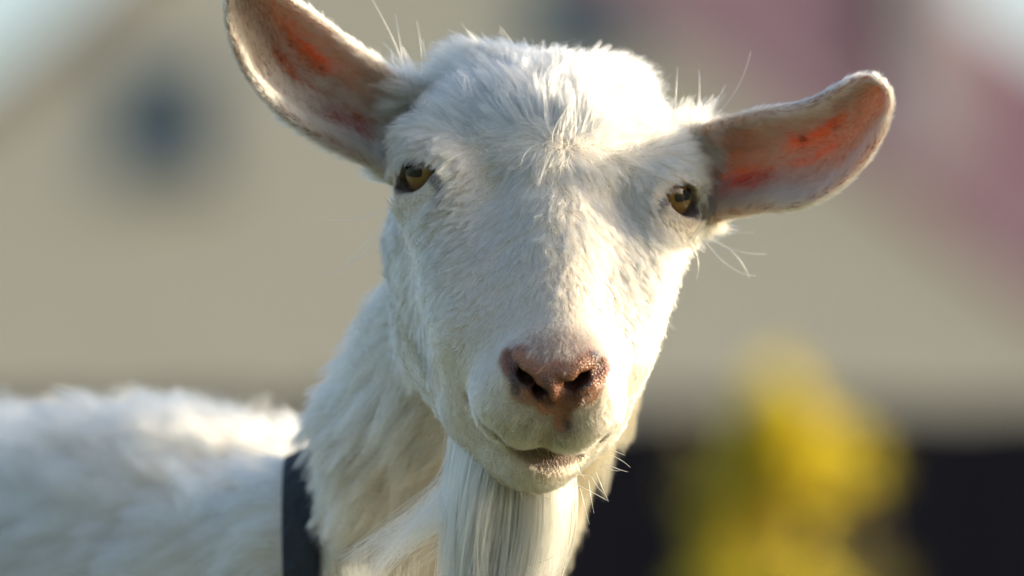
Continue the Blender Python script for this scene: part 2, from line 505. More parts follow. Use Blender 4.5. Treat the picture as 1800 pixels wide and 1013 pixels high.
ear([(790, 175), (735, 163), (690, 140), (642, 98), (580, 52), (525, 12), (480, -22), (440, -42)],
    [(745, 335), (690, 318), (655, 285), (575, 250), (488, 195), (425, 115), (398, 30), (405, -25), (440, -42)],
    [-6.2, -5.6, -4.9, -4.1, -3.2, -2.3], [-6.6, -5.0, -3.9, -3.1, -2.5, -2.3], [1.4, 1.9, 2.2, 1.9, 1.2, 0.0])
ear([(1185, 235), (1240, 228), (1295, 212), (1352, 197), (1420, 187), (1475, 155), (1510, 137), (1540, 139)],
    [(1180, 410), (1225, 402), (1270, 376), (1330, 363), (1415, 360), (1493, 313), (1543, 248), (1566, 190), (1562, 158), (1540, 139)],
    [-6.2, -4.2, -2.4, -1.7, -1.6, -1.6, -1.8], [-6.5, -4.0, -2.2, -1.8, -1.7, -1.7, -1.8], [1.2, 2.4, 3.0, 2.8, 2.0, 1.2, 0.0])

MOUTH_PX = [(822, 700), (834, 728), (866, 762), (908, 789), (950, 804), (985, 806), (1018, 800), (1046, 786), (1066, 768)]
NOSTRIL_PX = [[(891, 622), (902, 646), (928, 669), (952, 692), (964, 712)], [(1060, 638), (1047, 655), (1024, 667), (1006, 682), (1003, 704)]]
PHIL_PX = [(986, 672), (988, 700), (989, 728), (988, 748)]

def head_sdf(x, a, b, carve=True):
    X = np.abs(x)
    d = ell(x, a, b, (0, -2.5, -4.4), (6.1, 4.9, 4.5))
    d = smin(d, ell(x, a, b, (0, -2.3, -2.3), (4.5, 4.4, 2.4)), 2.0)
    d = smin(d, ell(X, a, b, (3.1, -5.3, -2.9), (2.1, 2.0, 2.0)), 1.5)
    d = smin(d, cone(x, a, b, (0, -1, -3.5), (0, 11.4, -4.2), 3.1, 2.1), 1.6)
    d = smin(d, cone(x, a, b, (0, 0.5, -2.0), (0, 11.6, -2.9), 1.85, 1.35), 0.9)
    d = smin(d, cone(X, a, b, (1.0, 4, -5.6), (1.0, 12.0, -5.9), 3.9, 2.45), 1.6)
    d = smin(d, cone(X, a, b, (3.0, -0.8, -8.2), (1.9, 8.6, -8.9), 4.05, 2.75), 2.4)
    d = smin(d, cone(X, a, b, (2.1, 2.2, -11.0), (0.4, 10.4, -10.3), 3.8, 2.25), 2.2)
    # muzzle: upper lip pads, nose pad, chin
    d = smin(d, ell(X, a, b, (1.2, 12.35, -5.8), (2.35, 2.1, 2.3)), 1.0)
    d = smin(d, ell(x, a, b, (0, 12.6, -3.4), (2.6, 2.0, 1.9)), 0.8)
    d = smin(d, ell(x, a, b, (0, 11.7, -9.9), (2.15, 2.1, 1.9)), 0.8)
    # orbit and brow
    d = smin(d, ell(X, a, b, (5.2, 0.1, -3.2), (2.3, 2.7, 2.3)), 1.2)
    d = smin(d, cone(X, a, b, (3.9, -2.8, -1.7), (6.3, -1.5, -2.3), 1.0, 0.85), 1.4)
    d = smin(d, cone(X, a, b, (5.2, 1.2, -3.6), (3.5, 8.0, -5.6), 1.6, 1.7), 2.0)
    for i in (0, 1):
        sd, up, g = gaze_frame(i); c = EYE_C[i]
        px, pa, pb = x - c[0], a - c[1], b - c[2]
        u_ = px * sd[0] + pa * sd[1] + pb * sd[2]; v_ = px * up[0] + pa * up[1] + pb * up[2]; w_ = px * g[0] + pa * g[1] + pb * g[2]
        lid = np.sqrt(u_ * u_ + v_ * v_ + w_ * w_) - 1.74
        d = smin(d, lid, 0.7)
        m = -1.0 if i == 0 else 1.0                    # inner corner side
        uu = u_ * m                                    # >0 outward
        vv = v_ + 0.12 + 0.28 * np.clip(-uu - 0.2, 0, 2) - 0.02
        hw = np.where(uu > 0, 1.22, 1.58); hv = np.where(vv > 0, 0.66, 0.92)
        op = (np.sqrt((uu / hw) ** 2 + (vv / hv) ** 2) - 1.0) * 0.85
        op = np.maximum(op, 0.1 - w_)
        d = smax(d, -op, 0.22)
        # crease over the upper lid
        cr = np.sqrt((np.sqrt((uu / 1.5) ** 2 + ((vv - .1) / 1.22) ** 2) - 1.0) ** 2 + 0 * uu) * 1.2
        cr = np.maximum(np.maximum(cr, -(vv - 0.15)), 0.5 - w_)
        d = d + 0.16 * np.exp(-(cr / 0.17) ** 2)
    if not carve: return d
    # nostrils, mouth line, philtrum
    def chain(pts, r, off=(0, 0, 0)):
        o = None
        for p, q in zip(pts[:-1], pts[1:]):
            c_ = cone(x, a, b, p + np.array(off), q + np.array(off), r, r); o = c_ if o is None else np.minimum(o, c_)
        return o
    dr = np.minimum(chain(WING[0], .36), chain(WING[1], .36))
    d = smin(d, dr, 0.45)
    dn = np.minimum(chain(NOSTRIL[0], .27), chain(NOSTRIL[1], .27))
    for n_ in NOSTRIL:                                  # the hole runs back into the muzzle
        dn = np.minimum(dn, cone(x, a, b, n_[2], n_[2] + np.array([0, -2.4, -.5]), .36, .45))
        dn = np.minimum(dn, cone(x, a, b, n_[3], n_[3] + np.array([0, -2.4, -.5]), .40, .45))
    d = smax(d, -dn, 0.22)
    dm = chain(MOUTH, .0)
    cw_ = np.exp(-((x - .5) / 2.2) ** 2)
    d = d + (0.22 + .28 * cw_) * np.exp(-(np.maximum(dm - .1, 0) / (0.20 + .10 * cw_)) ** 2) * np.clip(1.6 - np.abs(d) * .4, 0, 1)
    dp = chain(PHIL, .0)
    d = d + 0.28 * np.exp(-(dp / 0.24) ** 2)
    return d

def trace(px, py, inset=0.0):
    """where the ray through a photo pixel meets the uncarved head, head frame"""
    o = w2h(CAM); dd = norm(w2h(V(px, py, 0.0)) - o); t = 360.0
    for _ in range(200):
        p = o + dd * t; e = float(head_sdf(np.array([p[0]]), np.array([p[1]]), np.array([p[2]]), False)[0])
        t += e * .7
        if abs(e) < .002 or t > 430: break
    return o + dd * (t + inset)
MOUTH = [trace(*p, .05) for p in MOUTH_PX]
NOSTRIL = [[trace(*p, .12) for p in q] for q in NOSTRIL_PX]
WING = [[trace(p[0] + (10 if k == 0 else -10), p[1] - 20, .22) for p in NOSTRIL_PX[k][1:]] for k in (0, 1)]
PHIL = [trace(*p, 0.0) for p in PHIL_PX]

# ---- body pieces in world metres
NECK = [(V(965, 420, -.085), .060), (V(892, 640, -.125), .059), (V(798, 830, -.16), .061), (V(678, 1055, -.22), .074), (V(510, 1240, -.30), .102)]
T0 = V(390, 1278, -.38); BD = norm(np.array([-.72, .70, 0.0])); BL = np.array([-BD[1], BD[0], 0.0])   # body axis to the rear, lateral
TZ = T0[2]
T1 = T0 + BD * 0.30; T2 = T0 + BD * 0.58
def legs():
    out = []
    for s in (-1, 1):
        f = T0 + BD * 0.02 + BL * s * 0.085
        out.append([(f + [0, 0, -.04], .062), (f + BD * .03 + [0, 0, -.19], .040), (np.array([f[0], f[1], .30]), .026), (np.array([f[0], f[1], .11]) + BD * .005, .017), (np.array([f[0], f[1], .05]) - BD * .01, .022)])
        h = T2 + BL * s * 0.085
        out.append([(h + [0, 0, .0], .085), (h - BD * .07 + np.array([0, 0, -.17]), .055), (np.array([h[0], h[1], .27]) + BD * .07, .027), (np.array([h[0], h[1], .12]) + BD * .055, .018), (np.array([h[0], h[1], .05]) + BD * .04, .023)])
    return out
LEGS = legs()

def grid_axis(lo, f0, f1, hi, h, hmax=0.012, g=1.18):
    mid = list(np.arange(f0, f1 + h * .5, h))
    def grow(start, end, sgn):
        out, p, s = [], start, h
        while (end - p) * sgn > 0:
            s = min(s * g, hmax); p += sgn * s; out.append(p)
        return out
    return np.array(grow(f0, lo, -1)[::-1] + mid + grow(f1, hi, 1))

FINE = 0.0016
pts = np.concatenate([EARS[0]['P'].reshape(-1, 3), EARS[1]['P'].reshape(-1, 3), h2w([(0, 15.5, -5), (0, 15, -9), (5, 5, -13), (-5, 5, -13), (0, -9.5, -3), (0, 4, 1), (0, 12, -12)])])
flo, fhi = pts.min(0) - .012, pts.max(0) + .012
gx = grid_axis(-0.95, flo[0], fhi[0], 0.22, FINE)
gy = grid_axis(-0.20, flo[1], fhi[1], 0.98, FINE)
gz = grid_axis(-0.012, flo[2], fhi[2], 1.02, FINE)
F = np.full((len(gx), len(gy), len(gz)), 1.0, np.float32)

def sub(lo, hi):
    s = []
    for g_, l_, h_ in zip((gx, gy, gz), lo, hi):
        i0 = max(0, int(np.searchsorted(g_, l_)) - 1); i1 = min(len(g_), int(np.searchsorted(g_, h_)) + 1)
        s.append(slice(i0, i1))
    return tuple(s)
def mg(s): return np.meshgrid(gx[s[0]].astype(np.float32), gy[s[1]].astype(np.float32), gz[s[2]].astype(np.float32), indexing='ij')
def add_cone(p, q, r1, r2, k):
    m = max(r1, r2) + k + 0.03
    s = sub(np.minimum(p, q) - m, np.maximum(p, q) + m)
    x, y, z = mg(s)
    F[s] = smin(F[s], cone(x, y, z, p, q, r1, r2), k)
def add_ell(c, ax, r, k):
    m = max(r) + k + 0.03
    s = sub(c - m, c + m); x, y, z = mg(s)
    px, py, pz = x - c[0], y - c[1], z - c[2]
    l = [px * e[0] + py * e[1] + pz * e[2] for e in ax]
    F[s] = smin(F[s], ell(l[0], l[1], l[2], (0, 0, 0), r), k)

AX = [BD, BL, np.array([0, 0, 1.0])]
add_ell(T0 + BD * .05 + [0, 0, -.02], AX, (.20, .125, .165), .05)
add_ell(T1 + [0, 0, -.04], AX, (.33, .165, .185), .06)
add_ell(T2 + [0, 0, -.01], AX, (.19, .135, .15), .06)
add_cone(T0 + [0, 0, .05], T2 + BD * .1 + [0, 0, .06], .085, .08, .05)
for i in range(len(NECK) - 1): add_cone(NECK[i][0], NECK[i + 1][0], NECK[i][1], NECK[i + 1][1], .02)
add_cone(NECK[-1][0], T0 + [0, 0, -.01], NECK[-1][1], .12, .04)
for L in LEGS:
    for (p, r1), (q, r2) in zip(L[:-1], L[1:]): add_cone(np.array(p), np.array(q), r1, r2, .02)
tb = T2 + BD * .19 + [0, 0, .06]
add_cone(tb - BD * .05, tb + BD * .06 + [0, 0, .06], .03, .02, .02)

hl = h2w([(x, a, b) for x in (-8, 8) for a in (-10, 16) for b in (-15.5, 1.5)])
s = sub(np.maximum(hl.min(0), flo), np.minimum(hl.max(0), fhi)); x, y, z = mg(s)
Hm = (HW * 100).astype(np.float32)
px, py, pz = x - np.float32(HO[0]), y - np.float32(HO[1]), z - np.float32(HO[2])
hx_ = px * Hm[0, 0] + py * Hm[0, 1] + pz * Hm[0, 2]
ha_ = px * Hm[1, 0] + py * Hm[1, 1] + pz * Hm[1, 2]
hb_ = px * Hm[2, 0] + py * Hm[2, 1] + pz * Hm[2, 2]
Dh = head_sdf(hx_, ha_, hb_) * 0.01
F[s] = smin(F[s], Dh, .02)
# the eye openings and nostrils must stay open: reapply the head where the neck is far away
del hx_, ha_, hb_, Dh, px, py, pz
for E in EARS:
    s = sub(E['lo'] - .008, E['hi'] + .008); x, y, z = mg(s)
    P = np.stack([x, y, z], -1).reshape(-1, 3)
    D = np.full(len(P), 0.02, np.float32); fn = E['bvh'].find_nearest; nw1 = E['nw'] - 1
    for i, p in enumerate(P.tolist()):
        l = fn(p, 0.0075)
        if l[0] is not None:
            u = (l[2] // nw1) / (E['nu'] - 1)
            D[i] = l[3] - (0.0033 - 0.0013 * u)
    D = D.reshape(x.shape)
    F[s] = smin(F[s], D, .007)

def surface_nets(F, gx, gy, gz):
    S_ = F < 0
    nx, ny, nz = F.shape
    cs = np.zeros((nx - 1, ny - 1, nz - 1), np.uint8)
    offs = [(i, j, k) for i in (0, 1) for j in (0, 1) for k in (0, 1)]
    for i, j, k in offs: cs += S_[i:nx - 1 + i, j:ny - 1 + j, k:nz - 1 + k]
    act = (cs > 0) & (cs < 8)
    I, J, K = np.nonzero(act)
    idx = np.full(act.shape, -1, np.int32); idx[I, J, K] = np.arange(len(I))
    vals = {o: F[I + o[0], J + o[1], K + o[2]].astype(np.float64) for o in offs}
    pos = {o: np.stack([gx[I + o[0]], gy[J + o[1]], gz[K + o[2]]], -1) for o in offs}
    acc = np.zeros((len(I), 3)); cnt = np.zeros(len(I))
    for o in offs:
        for ax in range(3):
            if o[ax] == 0:
                q = list(o); q[ax] = 1; q = tuple(q)
                v0, v1 = vals[o], vals[q]
                m = (v0 < 0) != (v1 < 0)
                t = np.where(m, v0 / np.where(m, v0 - v1, 1), 0)
                acc += np.where(m[:, None], pos[o] + (pos[q] - pos[o]) * t[:, None], 0); cnt += m
    vert = acc / cnt[:, None]
    faces = []
    for ax in range(3):
        sl0 = [slice(None)] * 3; sl1 = [slice(None)] * 3
        sl0[ax] = slice(0, -1); sl1[ax] = slice(1, None)
        a0, a1 = S_[tuple(sl0)], S_[tuple(sl1)]
        o1, o2 = (ax + 1) % 3, (ax + 2) % 3
        ch = a0 != a1
        g = np.stack(np.nonzero(ch), -1)
        lim = np.array(act.shape)
        ok = (g[:, o1] > 0) & (g[:, o2] > 0) & (g[:, o1] < lim[o1]) & (g[:, o2] < lim[o2])
        g = g[ok]
        def cell(d1, d2):
            h = g.copy(); h[:, o1] += d1; h[:, o2] += d2
            return idx[h[:, 0], h[:, 1], h[:, 2]]
        q = np.stack([cell(-1, -1), cell(0, -1), cell(0, 0), cell(-1, 0)], -1)
        inside0 = a0[g[:, 0], g[:, 1], g[:, 2]]
        q[~inside0] = q[~inside0][:, ::-1]
        faces.append(q)
    return vert, np.concatenate(faces)

VERT, QUAD = surface_nets(F, gx, gy, gz)
del F
# relax a little to remove grid facets
def relax(v, q, it, lam):
    e = np.concatenate([q[:, [0, 1]], q[:, [1, 2]], q[:, [2, 3]], q[:, [3, 0]]])
    for _ in range(it):
        acc = np.zeros_like(v); c = np.zeros(len(v))
        for k in range(3):
            acc[:, k] = np.bincount(e[:, 0], v[e[:, 1], k], len(v)) + np.bincount(e[:, 1], v[e[:, 0], k], len(v))
        c = np.bincount(e[:, 0], minlength=len(v)) + np.bincount(e[:, 1], minlength=len(v))
        v = v + lam * (acc / np.maximum(c, 1)[:, None] - v)
    return v
VERT = relax(VERT, QUAD, 2, 0.5)
def vnormals(v, q):
    n = np.cross(v[q[:, 2]] - v[q[:, 0]], v[q[:, 3]] - v[q[:, 1]])
    out = np.zeros_like(v)
    for c in range(4):
        for k in range(3): out[:, k] += np.bincount(q[:, c], n[:, k], len(v))
    return norm(out)
VN = vnormals(VERT, QUAD)

# ---- regions on the skin
H = w2h(VERT); X = np.abs(H[:, 0])
def polydist(p, pts):
    d = np.full(len(p), 1e9)
    for a, b in zip(pts[:-1], pts[1:]):
        ab = b - a; t = np.clip((p - a) @ ab / (ab @ ab), 0, 1)
        d = np.minimum(d, np.linalg.norm(p - a - t[:, None] * ab, axis=1))
    return d
HS = np.stack([X, H[:, 1], H[:, 2]], -1)
d_mouth = polydist(H, MOUTH)
d_nos = np.minimum(polydist(H, NOSTRIL[0]), polydist(H, NOSTRIL[1]))
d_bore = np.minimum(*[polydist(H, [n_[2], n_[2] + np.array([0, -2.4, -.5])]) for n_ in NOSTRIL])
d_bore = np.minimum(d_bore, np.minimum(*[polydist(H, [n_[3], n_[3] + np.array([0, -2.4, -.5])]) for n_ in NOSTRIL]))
d_wing = np.minimum(polydist(H, WING[0]), polydist(H, WING[1]))
d_phil = polydist(H, PHIL)
mcen = np.exp(-((H[:, 0] - .5) / 1.9) ** 2)
d_eye = np.minimum(*[np.linalg.norm(H - (EYE_C[i] + EYE_G[i] * 1.4), axis=1) for i in (0, 1)])
eye_op = np.full(len(VERT), 9.0)
for i in (0, 1):
    sd, up, g = gaze_frame(i); q = H - EYE_C[i]; m = -1.0 if i == 0 else 1.0
    uu = (q @ sd) * m; vv = q @ up + .10 + .28 * np.clip(-uu - .2, 0, 2); ww = q @ g
    op = (np.sqrt((uu / np.where(uu > 0, 1.22, 1.58)) ** 2 + (vv / np.where(vv > 0, .66, .92)) ** 2) - 1) * .95
    eye_op = np.minimum(eye_op, np.where((ww > 0) & (np.linalg.norm(q, axis=1) < 4.5), op, 9.0))
ear_u = np.zeros(len(VERT)); ear_w = np.full(len(VERT), .5); ear_m = np.zeros(len(VERT)); ear_in = np.zeros(len(VERT)); ear_dir = np.zeros((len(VERT), 3))
for E in EARS:
    cand = np.nonzero(np.all((VERT > E['lo'] - .008) & (VERT < E['hi'] + .008), axis=1))[0]
    for i in cand:
        l = E['bvh'].find_nearest(VERT[i], 0.0065)
        if l[0] is None: continue
        r_, c_ = divmod(l[2], E['nw'] - 1)
        ear_u[i] = r_ / (E['nu'] - 1); ear_w[i] = (c_ + .5) / (E['nw'] - 1)
        ear_m[i] = 1.0; ear_dir[i] = E['du'][r_, c_]
        ear_in[i] = 1.0 if (VN[i] @ VT) > 0.15 else 0.0
ear_m *= sstep(0.10, 0.24, ear_u)

def fnoise(p, sc, seed=0, oct_=3):
    """cheap smooth noise from sums of rotated sines"""
    r = np.random.default_rng(seed); out = 0; amp = 1; tot = 0
    for o in range(oct_):
        for _ in range(4):
            k = norm(r.normal(size=3)) * sc * (2 ** o) * r.uniform(.7, 1.3)
            out = out + amp * np.sin(p @ k + r.uniform(0, 6.28))
        tot += amp * 2; amp *= .55
    return out / tot

def mixc(c, col, w): return c * (1 - w[:, None]) + np.array(col) * w[:, None]
nosew = np.clip(sstep(.80, .45, d_nos) + sstep(.75, .45, d_wing) + sstep(.6, .3, d_phil), 0, 1) * sstep(10.5, 11.8, H[:, 1])
_pd = lambda px, py: np.linalg.norm(H - trace(px, py), axis=1)
lipdark = np.clip(sstep(1.9, .8, _pd(965, 756)) + .5 * sstep(1.3, .5, _pd(1030, 752)) + .35 * sstep(1.4, .6, _pd(905, 745)), 0, 1)
nosew = np.clip(nosew + sstep(1.35, .9, _pd(985, 668)) + .85 * sstep(1.0, .55, _pd(922, 690)) + .85 * sstep(1.0, .6, _pd(1038, 688)), 0, 1)
nosetop = sstep(1.3, .5, np.sqrt((H[:, 0] / 2.6) ** 2 + ((H[:, 1] - 13.4) / 2.0) ** 2 + ((H[:, 2] + 2.8) / 2.0) ** 2))
c = np.tile(np.array([0.60, 0.50, 0.39]), (len(VERT), 1))
c = mixc(c, (0.17, 0.115, 0.09), lipdark * .55)
c = mixc(c, (0.30, 0.18, 0.135), nosetop)
c = mixc(c, (0.36, 0.15, 0.085), nosew)
c = mixc(c, (0.22, 0.085, 0.055), nosew * sstep(-.2, .6, fnoise(H, 2.4, 15, 3)) * .8)
spots = sstep(0.22, 0.5, fnoise(H, 4.2, 5, 3)) * nosew * sstep(0.3, 0.9, X)
c = mixc(c, (0.045, 0.04, 0.045), spots * 0.9)
c = mixc(c, (0.13, 0.05, 0.035), sstep(0.42, 0.2, d_nos) * 0.8)
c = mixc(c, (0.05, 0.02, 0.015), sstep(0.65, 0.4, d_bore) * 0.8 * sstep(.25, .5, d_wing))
c = mixc(c, (0.10, 0.055, 0.04), sstep(0.45 + .5 * mcen, 0.2 + .2 * mcen, d_mouth) * (.5 + .42 * mcen))
c = mixc(c, (0.16, 0.10, 0.08), sstep(0.14, 0.04, eye_op) * 0.7)
for i in (0, 1):
    m_ = -1 if i == 0 else 1
    sd, up, g = gaze_frame(i)
    q0 = EYE_C[i] - sd * m_ * 1.1 - up * .4 + g * 1.1; q1 = EYE_C[i] - sd * m_ * 2.3 - up * 1.3 + g * 1.2
    c = mixc(c, (0.06, 0.05, 0.055), sstep(0.45, 0.15, polydist(H, [q0, q1])) * 0.85)
inner = ear_m * ear_in
_rx = lambda v, n: relax(np.repeat(v[:, None], 3, 1), QUAD, n, .6)[:, 0]
pink = inner * np.clip(sstep(.15, .08, np.abs(ear_w - .34)) * sstep(.42, .52, ear_u) * sstep(.80, .70, ear_u) + sstep(.11, .05, np.abs(ear_w - .62)) * sstep(.42, .50, ear_u) * sstep(.72, .62, ear_u), 0, 1)
pink = np.clip(_rx(pink * (1 + .35 * fnoise(H, 2.2, 77, 2)), 6), 0, 1)
c = mixc(c, (0.34, 0.18, 0.10), ear_m * 0.9)
canal = _rx(inner * sstep(.16, .06, np.abs(ear_w - .74)) * sstep(.46, .30, ear_u), 3)
c = mixc(c, (0.46, 0.13, 0.05), pink * .9)
speck = sstep(0.62, 0.78, fnoise(H, 9.0, 11, 2)) * pink * sstep(.4, .55, ear_u)
c = mixc(c, (0.05, 0.03, 0.03), speck * 0.8)
c = mixc(c, (0.30, 0.03, 0.02), canal * .95)
duct = np.clip(sstep(.42, .12, polydist(H, [trace(760, 314), trace(790, 348)])) + sstep(.42, .12, polydist(H, [trace(1172, 352), trace(1148, 378)])), 0, 1)
c = mixc(c, (0.07, 0.06, 0.065), duct * .8)
SKIN = c

goat = empty('goat', (float(T0[0]), float(T0[1]), 0.0))
GO = np.array(goat.location)
put(goat, label='white bearded goat with long sideways ears turning its face forward', cat='goat')
me = bpy.data.meshes.new('body')
me.vertices.add(len(VERT)); me.vertices.foreach_set('co', (VERT - GO).astype(np.float32).ravel())
me.loops.add(QUAD.size); me.loops.foreach_set('vertex_index', QUAD.astype(np.int32).ravel())
me.polygons.add(len(QUAD)); me.polygons.foreach_set('loop_start', np.arange(0, QUAD.size, 4, dtype=np.int32))
me.polygons.foreach_set('use_smooth', np.ones(len(QUAD), bool))
me.update(calc_edges=True); me.validate()
at = me.attributes.new('skin_colour', 'FLOAT_COLOR', 'POINT')
at.data.foreach_set('color', np.concatenate([SKIN, np.ones((len(SKIN), 1))], 1).astype(np.float32).ravel())
at = me.attributes.new('skin_gloss', 'FLOAT', 'POINT'); at.data.foreach_set('value', np.clip(nosew, 0, 1).astype(np.float32))
at = me.attributes.new('ear_thin', 'FLOAT', 'POINT'); at.data.foreach_set('value', (ear_m * 0.50).astype(np.float32))
me.materials.append(M_skin)
body = put(bpy.data.objects.new('body', me), goat)

# ---- eyes
def rounded_patch(rad, hw, hh, nseg=9):
    """rounded oblong lying on a sphere of radius rad, long axis x"""
    vs, fs = [], []
    ring = []
    for k in range(40):
        th = 2 * math.pi * k / 40
        cx_, cy_ = math.cos(th), math.sin(th)
        x_ = hw * math.copysign(abs(cx_) ** .45, cx_); y_ = hh * math.copysign(abs(cy_) ** .6, cy_)
        ring.append((x_, y_))
    for f_ in (0.33, 0.66, 1.0):
        for x_, y_ in ring:
            xx, yy = x_ * f_, y_ * f_
            vs.append((xx, yy, math.sqrt(max(rad * rad - xx * xx - yy * yy, 0))))
    vs.append((0, 0, rad)); cidx = len(vs) - 1
    for k in range(40):
        fs.append((cidx, k, (k + 1) % 40))
        for r_ in (0, 1): fs.append((r_ * 40 + k, (r_ + 1) * 40 + k, (r_ + 1) * 40 + (k + 1) % 40, r_ * 40 + (k + 1) % 40))
    return vs, fs
import bmesh
for i in (0, 1):
    bm = bmesh.new(); bmesh.ops.create_uvsphere(bm, u_segments=48, v_segments=32, radius=EYE_R * .01)
    for v_ in bm.verts:                                  # slight corneal bulge on the iris
        z_ = v_.co.z / (EYE_R * .01)
        if z_ > .72: v_.co *= 1 + .05 * ((z_ - .72) / .28)
    em = bpy.data.meshes.new('eye'); bm.to_mesh(em); bm.free()
    em.polygons.foreach_set('use_smooth', [True] * len(em.polygons)); em.materials.append(M_eye)
    eo = put(bpy.data.objects.new('eye', em), goat)
    sd, up, g = gaze_frame(i, EYE_I)
    m3 = np.stack([sd @ HW, up @ HW, g @ HW], 1)
    # roll the pupil so that it lies level with the slant of the head
    tilt = R(6) if i == 0 else R(-12)
    rot = np.array([[math.cos(tilt), -math.sin(tilt), 0], [math.sin(tilt), math.cos(tilt), 0], [0, 0, 1]])
    m3 = m3 @ rot
    p = h2w(EYE_C[i]) - GO
    eo.matrix_local = Matrix([[*m3[k], p[k]] for k in range(3)] + [[0, 0, 0, 1]])
    vs, fs = rounded_patch(EYE_R * .01 * 1.052, .0064, .0027)
    mesh_obj('pupil', vs, fs, M_pupil, eo, smooth=True)
if 0: print('goat verts', len(VERT), 'landmarks:')

# ---- hooves: two pointed claws on each foot
for L in LEGS:
    ft = np.array(L[-1][0]); fwd = -BD
    vs, fs = [], []
    for sd_ in (-1, 1):
        k = len(vs)
        for z_, l0, l1, w0 in ((0.0, -.030, .040, .019), (.030, -.026, .022, .018), (.050, -.020, .012, .015)):
            for a_, b_ in ((l0, .001), (l1 * .75, .001), (l1, .006), (l1 * .6, w0), (l0, w0)):
                vs.append(np.array([ft[0], ft[1], 0]) + fwd * a_ + BL * sd_ * b_ + np.array([0, 0, z_]) - GO)
        for r_ in (0, 1):
            for j in range(5): fs.append((k + r_ * 5 + j, k + r_ * 5 + (j + 1) % 5, k + (r_ + 1) * 5 + (j + 1) % 5, k + (r_ + 1) * 5 + j))
        fs.append(tuple(k + j for j in range(5))); fs.append(tuple(k + 10 + j for j in range(5)))
    mesh_obj('hoof', vs, fs, M_horn, goat)

# ---- collar: hangs in a near upright plane round the base of the neck
CC = V(549, 1085, -.255)
cax = norm(view_ := (VR * 1.0 + VT * 0.02 + VU * 0.03))
ce1 = norm(VU - cax * (VU @ cax)); ce2 = np.cross(cax, ce1)
body_bvh = BVHTree.FromPolygons([tuple(v) for v in VERT.tolist()], QUAD.tolist())
NCOL = 72
rows = []
for wv in (-1, -.6, 0, .6, 1):
    rr_ = []
    for k in range(NCOL):
        th = 2 * math.pi * k / NCOL
        d = math.cos(th) * ce1 + math.sin(th) * ce2
        o_ = CC + cax * (wv * .0098)
        hit = body_bvh.ray_cast(Vector(o_), Vector(d), .4)
        rr_.append(hit[3] if hit[0] is not None else .1)
    rows.append(rr_)
rad = np.array(rows)
for _ in range(6): rad = (np.roll(rad, 1, 1) + rad * 2 + np.roll(rad, -1, 1)) / 4
rad = rad.mean(0, keepdims=True) * .6 + rad * .4
cv_, cf_ = [], []
sect = [(-1, .006), (-.97, .0095), (-.5, .0104), (0, .0106), (.5, .0104), (.97, .0095), (1, .006), (0, .0055)]
for k in range(NCOL):
    th = 2 * math.pi * k / NCOL
    d = math.cos(th) * ce1 + math.sin(th) * ce2
    for wv, off in sect:
        rb = np.interp(wv, (-1, -.6, 0, .6, 1), rad[:, k])
        cv_.append(CC + cax * (wv * .0098) + d * (rb + off) - CC)
ns = len(sect)
for k in range(NCOL):
    for j in range(ns):
        cf_.append((k * ns + j, k * ns + (j + 1) % ns, ((k + 1) % NCOL) * ns + (j + 1) % ns, ((k + 1) % NCOL) * ns + j))
collar = mesh_obj('collar', cv_, cf_, M_collar, smooth=True, label='dark blue black webbing collar hanging round the base of the goat neck', cat='collar')
collar.location = CC
_rel = VERT - CC
COLW = sstep(.0135, .0095, np.abs(_rel @ cax)) * (project(VERT)[:, 1] > 760)
COLN = (project(VERT)[:, 1] > 740) * 1.0

# ================================================================== FUR
TRI = np.concatenate([QUAD[:, [0, 1, 2]], QUAD[:, [0, 2, 3]]])
TA = 0.5 * np.linalg.norm(np.cross(VERT[TRI[:, 1]] - VERT[TRI[:, 0]], VERT[TRI[:, 2]] - VERT[TRI[:, 0]]), axis=1)
# skin inside nostrils, eye openings and mouth carries no fur
bare = np.clip(sstep(.55, .35, d_nos) + sstep(.75, .6, d_bore) + sstep(.6, .42, d_wing) + sstep(.5, .3, d_phil) + sstep(.05, .0, eye_op) + sstep(.26, .16, d_mouth) * mcen, 0, 1)
short = np.clip(nosew, 0, 1)
# weights of the regions
headw = sstep(-15.5, -12.0, H[:, 2]) * sstep(-10.5, -8.0, H[:, 1])
headw = np.where(ear_m > .3, 1.0, headw) * (H[:, 1] < 17)
PJ = project(VERT)
bodyw = 1 - headw

# flow of the coat, world vectors at the vertices
view = lambda r, u, t: r * VR + u * VU + t * VT
hx_n = H[:, 0]
up_w = sstep(1.6, -0.6, H[:, 1] + 0.05 * hx_n ** 2 - 0.1 * np.clip(-H[:, 2] - 1.5, 0, 9))      # above the whorl
fl_dn = (0.75 * HW[1])[None] - 0.55 * HW[2][None] + (hx_n / 5.0)[:, None] * HW[0][None]
fl_up = (-1.0 * HW[1])[None] + (0.25 * HW[2])[None] * 0 + (hx_n / 4.5)[:, None] * HW[0][None]
fl_h = fl_dn * (1 - up_w)[:, None] + fl_up * up_w[:, None]
fl_h = np.where((ear_m > .3)[:, None], ear_dir + 0.15 * (ear_w - .5)[:, None] * VU * -1, fl_h)
neckdir = norm(NECK[3][0] - NECK[0][0])
tob = np.clip(((VERT - T0) @ BD + .12) / .2, 0, 1)
fl_b = neckdir[None] * (1 - tob)[:, None] + (BD * .9 + np.array([0, 0, -.55]))[None] * tob[:, None]
# hair along the top of the back stands up and lies backwards
ridge = sstep(.45, .95, VN[:, 2]) * sstep(.0, .12, (VERT - NECK[2][0]) @ BD + .05)
FLOW = norm(norm(fl_h) * headw[:, None] + norm(fl_b) * (1 - headw)[:, None])

